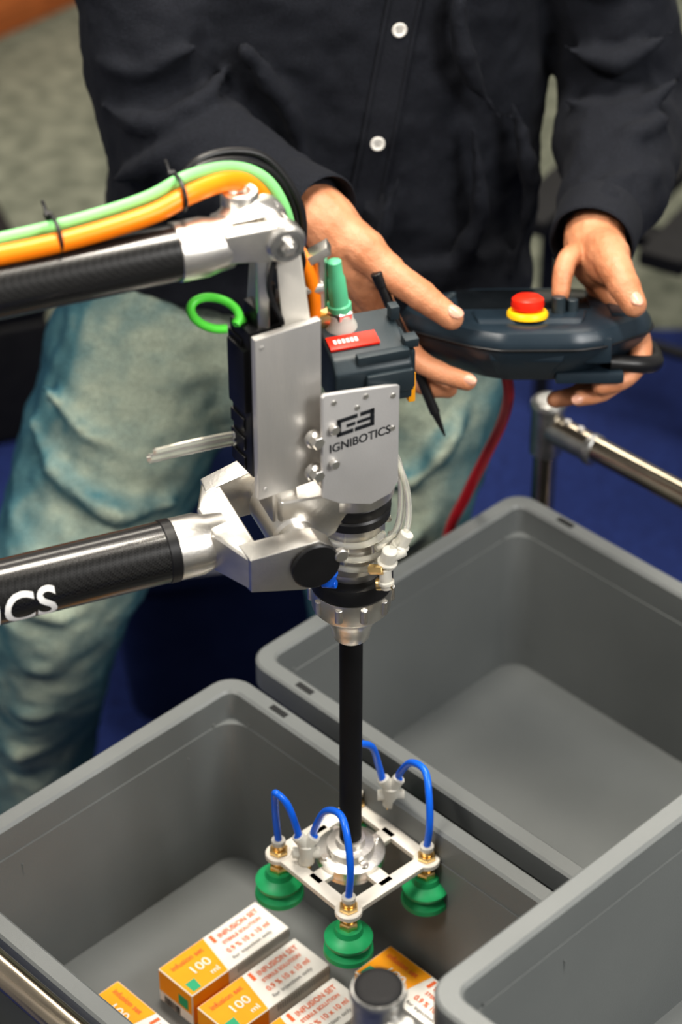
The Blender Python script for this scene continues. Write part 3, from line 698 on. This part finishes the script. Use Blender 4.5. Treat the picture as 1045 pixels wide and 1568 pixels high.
rng=[(.026,2.060,1.070),(.050,2.028,1.036),(.074,2.016,1.024),(.096,2.016,1.022)]
pnk=[(.014,2.074,1.064),(.036,2.056,1.034),(.056,2.048,1.022),(.075,2.046,1.020)]
thb=[(-.004,2.055,1.176),(.022,2.034,1.165),(.0440,2.016,1.152),(.0765,1.992,1.139),(.1075,1.975,1.1225)]
hand('right_hand',[([(-.07,2.13,1.180),(-.022,2.070,1.183),(.0,2.05,1.165)],[.032,.031,.030]),
 ([(-.01,2.055,1.175),(.020,2.038,1.135),idx[0]],[.028,.023,.015]),
 ([(-.012,2.066,1.172),(.012,2.052,1.125),mid[0]],[.027,.021,.014]),
 ([(-.020,2.078,1.168),(.0,2.065,1.12),rng[0]],[.026,.020,.013]),
 ([(-.026,2.085,1.165),(-.008,2.078,1.115),pnk[0]],[.024,.018,.012]),
 ([(0,2.05,1.165),(.032,2.032,1.138)],[.024,.018])],
 [(idx,[.0135,.0120,.0108,.0090]),(mid,[.013,.0115,.0105,.0088]),(rng,[.0125,.011,.0098,.0084]),(pnk,[.011,.0098,.0088,.0078]),(thb,[.024,.021,.0172,.0150,.0122])],
 [((.1110,1.9695,1.1342),(.030,-.018,-.014),(-.05,-.3,1),1.25),((.1265,1.9578,1.0622),(.028,-.006,-.007),(0,-.8,.6),.95)])
thb=[(.262,2.090,1.132),(.266,2.065,1.142),(.270,2.040,1.142),(.278,2.018,1.134),(.287,1.999,1.1225)]
f1=[(.287,2.060,1.084),(.301,2.022,1.058),(.284,1.990,1.044),(.258,1.980,1.040)]
f2=[(.282,2.075,1.078),(.297,2.030,1.042),(.266,1.996,1.026),(.238,1.986,1.022)]
f3=[(.272,2.087,1.074),(.280,2.043,1.030),(.246,2.014,1.012),(.216,2.004,1.008)]
f4=[(.245,2.092,1.118),(.232,2.076,1.134),(.222,2.056,1.130),(.219,2.040,1.112)]
hand('left_hand',[([(.268,2.17,1.128),(.258,2.115,1.124),(.262,2.09,1.12)],[.033,.032,.031]),
 ([(.262,2.10,1.118),f1[0]],[.028,.016]),([(.262,2.105,1.112),f2[0]],[.026,.015]),([(.258,2.11,1.11),f3[0]],[.024,.014]),([(.255,2.11,1.122),f4[0]],[.026,.016]),
 ([(.26,2.095,1.125),(.268,2.06,1.132)],[.029,.022])],
 [(thb,[.023,.021,.0175,.0158,.0128]),(f1,[.013,.012,.0105,.0092]),(f2,[.013,.0115,.0105,.0088]),(f3,[.0125,.011,.0098,.0085]),(f4,[.013,.0115,.0105,.0094])],
 [((.2885,1.9932,1.1343),(.008,-.020,-.010),(.1,-.3,1),1.2),((.236,1.978,1.026),(-.027,-.010,-.004),(0,-.8,.6),.95)])
# head and neck (above the frame)
bm=bmesh.new()
sweep(bm,[V((0,2.425,1.50)),V((0,2.41,1.58)),V((0,2.40,1.66))],[.062,.058,.058],seg=24)
hc=V((0,2.375,1.735))
rings=[]
for z,rx,f,b in((-.125,.025,.075,-.02),(-.118,.042,.085,.0),(-.095,.056,.092,.04),(-.06,.066,.094,.078),(-.02,.072,.096,.094),(.02,.075,.095,.100),(.06,.074,.088,.098),(.09,.062,.068,.082),(.11,.04,.04,.055),(.118,.012,.012,.02)):
    rings.append([hc+V((rx*math.cos(a),(-(f) if math.sin(a)<0 else b)*abs(math.sin(a)),z)) for a in[2*pi*i/32 for i in range(32)]])
loft(bm,rings)
sweep(bm,[hc+V((0,-.092,.02)),hc+V((0,-.104,-.012)),hc+V((0,-.114,-.035)),hc+V((0,-.098,-.042))],[.008,.010,.014,.010],seg=12,rcap=True)
for s in(-1,1):
    sweep(bm,[hc+V((s*.074,.008,-.03)),hc+V((s*.080,.012,0)),hc+V((s*.079,.016,.022))],[.007,.012,.009],seg=10,rcap=True)
    sweep(bm,[hc+V((s*.012,-.096,.022)),hc+V((s*.034,-.093,.028)),hc+V((s*.052,-.078,.022))],[.006,.008,.006],seg=10,rcap=True)
sweep(bm,[hc+V((-.024,-.088,-.070)),hc+V((0,-.099,-.067)),hc+V((.024,-.088,-.070))],[.004,.007,.004],seg=10,rcap=True)
hd=mk('head',bm,'skin',man);remesh(hd,.004,5)
for s in(-1,1):
    bm=bmesh.new();bmesh.ops.create_uvsphere(bm,u_segments=16,v_segments=12,radius=.0115)
    for v in bm.verts:v.co+=hc+V((s*.031,-.082,.006))
    mk('eye',bm,'eye',man)
    bm=bmesh.new();cyl(bm,hc+V((s*.031,-.092,.004)),hc+V((s*.031,-.0942,.003)),.0052);mk('iris',bm,'hair',man)
    bm=bmesh.new();sweep(bm,[hc+V((s*.014,-.099,.028)),hc+V((s*.034,-.098,.034)),hc+V((s*.054,-.082,.028))],[.003,.004,.002],rcap=True,seg=8);mk('eyebrow',bm,'hair',man)
bm=bmesh.new();rings=[]
for z,rx,f,b in((-.05,.070,.0,.092),(0,.080,.01,.106),(.04,.083,.070,.110),(.07,.081,.092,.106),(.10,.068,.076,.090),(.122,.045,.048,.06),(.132,.012,.012,.02)):
    rings.append([hc+V((rx*math.cos(a),(-f if math.sin(a)<0 else b)*abs(math.sin(a)),z)) for a in[2*pi*i/32 for i in range(32)]])
loft(bm,rings);h=mk('hair',bm,'hair',man);remesh(h,.005,3,[('c',.02,.008)])
bm=bmesh.new();sweep(bm,[V((.078*math.cos(a),2.42+.075*math.sin(a)-.004,1.565+.012*math.sin(a))) for a in[i*2*pi/14-pi/2+.15 for i in range(14)]],.014,seg=10,sub=3);mk('collar',bm,'stitch',man)

# ------------------------------------------------------------------ teach pendant
pen=empty('teach_pendant')
tl=math.radians(15)
pu=V((1,.02,-.005)).normalized();pv=V((0,math.cos(tl),-math.sin(tl)));pn=pu.cross(pv).normalized();pv=pn.cross(pu)
pcn=V((.184,2.047,1.067))
poly=[(-.128,.006),(-.118,-.022),(-.060,-.076),(-.030,-.092),(.045,-.092),(.075,-.080),(.122,-.034),(.130,-.012),(.128,.022),(.105,.054),(.055,.072),(-.055,.070),(-.108,.044)]
outl=[]
for i,(a,b) in enumerate(poly):   # chamfered, slightly rounded polygon
    p=Vector((a,b));pr=Vector(poly[i-1]);nx=Vector(poly[(i+1)%len(poly)])
    q0=p.lerp(pr,min(.3,.008/(p-pr).length));q1=p.lerp(nx,min(.3,.008/(p-nx).length))
    outl+=[q0,(q0+q1)*.25+p*.5,q1]
def oring(sc,h,dv=0):
    return [pcn+pu*(p.x*sc)+pv*(p.y*sc+dv)+pn*h for p in outl]
bm=bmesh.new();loft(bm,[oring(.56,-.038,.004),oring(.68,-.036,.003),oring(.84,-.020),oring(.95,-.007),oring(.985,.002),oring(.995,.005),oring(.985,.012),oring(.94,.0195),oring(.88,.0225),oring(.70,.0228)])
mk('body',bm,'pend',pen,ang=28)
bm=bmesh.new()
sweep(bm,[pcn+pu*p.x+pv*p.y+pn*.0042 for p in outl],.0013,seg=8,sub=1,closed=True)
mk('seam_bead',bm,'blk',pen)
def pp(a,b,h):return pcn+pu*a+pv*b+pn*h
bm=bmesh.new();box(bm,pp(.0,.022,.0222),(pu,pv,pn),(.066,.034,.0012),.0005);mk('screen',bm,'scr',pen)
bm=bmesh.new()
box(bm,pp(.066,-.066,.000),(pu,pv,pn),(.014,.014,.014),.004)
box(bm,pp(.060,-.056,-.031),(pu,pv,pn),(.034,.016,.006),.003)
hull(bm,[pp(a,b,h) for a,b,h in((-.046,-.082,.012),(.040,-.088,.012),(-.052,-.055,.0262),(.054,-.055,.0262),(-.052,-.024,.0262),(.058,-.024,.0262),(-.056,-.018,.022),(.062,-.018,.022),(-.04,-.084,-.008),(.03,-.090,-.008),(-.03,-.068,-.028),(.02,-.072,-.028))],.003)
box(bm,pp(.094,-.004,.0225),(pu,pv,pn),(.010,.032,.0024),.002);box(bm,pp(-.090,.004,.0225),(pu,pv,pn),(.010,.028,.0024),.002)
mk('front_housing',bm,'pend',pen,ang=28)
bm=bmesh.new();lathe(bm,pp(-.001,-.046,.0255),pn,[(0,.0205),(.004,.0205),(.006,.019),(.0065,.012)],32);mk('estop_base',bm,'yel',pen)
bm=bmesh.new();lathe(bm,pp(-.001,-.046,.0315),pn,[(0,.010),(.002,.010),(.0025,.0155),(.006,.0165),(.012,.0158),(.015,.012),(.0155,.004)],32);mk('estop_button',bm,'red',pen)
bm=bmesh.new()
for a,b,h,r in((.031,-.035,.022,.007),(.045,-.030,.018,.006),(.039,-.018,.020,.005)):cyl(bm,pp(a,b,.02),pp(a,b,.02+h),r,seg=20)
for i in range(5):cyl(bm,pp(-.086+i*.004,-.004+i*.009,.022),pp(-.086+i*.004,-.004+i*.009,.027),.004,seg=14)
mk('keys',bm,'slate',pen)
bm=bmesh.new();cyl(bm,pp(-.090,-.010,.022),pp(-.090,-.010,.0275),.004,seg=14);mk('green_key',bm,'grn2',pen)
bm=bmesh.new();sweep(bm,[pp(.08,-.056,-.020),pp(.112,-.050,-.024),pp(.130,-.03,-.028),pp(.130,.01,-.026)],.009,seg=12);mk('hand_strap',bm,'blk',pen)
bm=bmesh.new();sweep(bm,[V((.165,2.02,1.038)),V((.172,2.04,.99)),V((.170,2.09,.92)),V((.158,2.13,.85)),V((.140,2.165,.77)),V((.122,2.188,.69)),V((.12,2.205,.55)),V((.15,2.2,.3)),V((.2,2.22,.05)),V((.35,2.3,.010)),V((.7,2.5,.010))],.0060,seg=14);mk('pendant_cable',bm,'rc',pen)
sty=empty('stylus_pen')
bm=bmesh.new();cyl(bm,(.038,2.000,1.148),(.094,1.971,1.014),.0050,seg=18);cyl(bm,(.094,1.971,1.014),(.104,1.966,.990),.0040,.001,seg=18)
cyl(bm,(.034,2.001,1.158),(.040,1.999,1.144),.0060,seg=18);mk('barrel',bm,'blk',sty)

# ------------------------------------------------------------------ background
ed=V((.51,.86,0)).normalized();ep=V((.86,-.51,0)).normalized()
ben=empty('black_slatted_bench')
bm=bmesh.new();bo=V((.75,3.76,0))
for i in range(4):box(bm,bo+ep*(-.20+i*.12)+Z*.42,(ed,ep,Z),(.55,.038,.014),.004)
for s in(-.45,.45):box(bm,bo+ed*s-ep*.02+Z*.40,(ed,ep,Z),(.02,.23,.012),.003)
mk('seat_slats',bm,'blkm',ben)
bm=bmesh.new()
for s in(-.45,.45):
    for t2 in(-.20,.16):cyl(bm,bo+ed*s+ep*t2+Z*.003,bo+ed*s+ep*t2+Z*.41,.014)
    cyl(bm,bo+ed*s+ep*-.20+Z*.2,bo+ed*s+ep*.16+Z*.2,.010)
mk('legs',bm,'blk',ben)
crt=empty('navy_crate')
bm=bmesh.new();c0=V((-.16,2.80,0))
loft(bm,[torso_ring(z,c0.x,c0.y,rx,ry,.2,48,6) for z,rx,ry in((.004,.17,.13),(.28,.20,.155),(.281,.212,.167),(.30,.212,.167),(.301,.198,.153),(.28,.190,.145),(.02,.16,.12))]);mk('crate_shell',bm,'navy',crt)
cs=empty('black_equipment_case')
c1=V((-.80,3.46,0));cx_=V((.93,.36,0)).normalized();cy_=V((-.36,.93,0)).normalized()
bm=bmesh.new();box(bm,c1+Z*.12,(cx_,cy_,Z),(.27,.17,.115),.012,3);box(bm,c1+Z*.265,(cx_,cy_,Z),(.27,.17,.027),.010,3);mk('case_shell',bm,'blkm',cs)
bm=bmesh.new()
for k in(-.14,.14):box(bm,c1+cx_*k-cy_*.172+Z*.235,(cx_,cy_,Z),(.025,.005,.022),.003)
sweep(bm,[c1+cx_*-.06-cy_*.168+Z*.15,c1+cx_*-.055-cy_*.195+Z*.15,c1+cx_*.055-cy_*.195+Z*.15,c1+cx_*.06-cy_*.168+Z*.15],.008);mk('latches_and_handle',bm,'blk',cs)

# ------------------------------------------------------------------ light
w=bpy.data.worlds.new('world');scene.world=w;w.use_nodes=True
bg=w.node_tree.nodes['Background'];bg.inputs[0].default_value=(1,.97,.93,1);bg.inputs[1].default_value=.30
def area(name,loc,tgt,sx,sy,e,col):
    l=bpy.data.lights.new(name,'AREA');l.shape='RECTANGLE';l.size=sx;l.size_y=sy;l.energy=e;l.color=col
    o=bpy.data.objects.new(name,l);scene.collection.objects.link(o);o.location=loc
    o.rotation_euler=(V(tgt)-V(loc)).to_track_quat('-Z','Y').to_euler()
area('ceiling_panel_light',(.2,2.2,3.9),(0,2.0,1),1.8,.4,105,(1,.93,.82))
area('ceiling_panel_light.001',(-1.6,.6,3.7),(-.1,1.8,1),1.2,.5,72,(1,.94,.86))
area('right_fill_light',(2.4,.0,3.2),(.3,1.7,.8),1.2,1.2,88,(1,.98,.95))  # added fill from front right to brighten the nearest bin, no window there
area('ceiling_panel_light.002',(0,5.2,3.9),(0,4.6,0),3,.8,75,(1,.93,.82))

cd=bpy.data.cameras.new('camera');cam=bpy.data.objects.new('camera',cd);scene.collection.objects.link(cam)
cam.location=(0,0,2.35);cam.rotation_euler=(math.radians(90-36.5),0,0)
cd.sensor_fit='VERTICAL';cd.sensor_height=36;cd.lens=84;cd.clip_start=.05
cd.dof.use_dof=True;cd.dof.focus_distance=2.10;cd.dof.aperture_fstop=4.0
scene.camera=cam
scene.view_settings.view_transform='Standard'
try: scene.view_settings.look='Medium High Contrast'
except Exception: pass
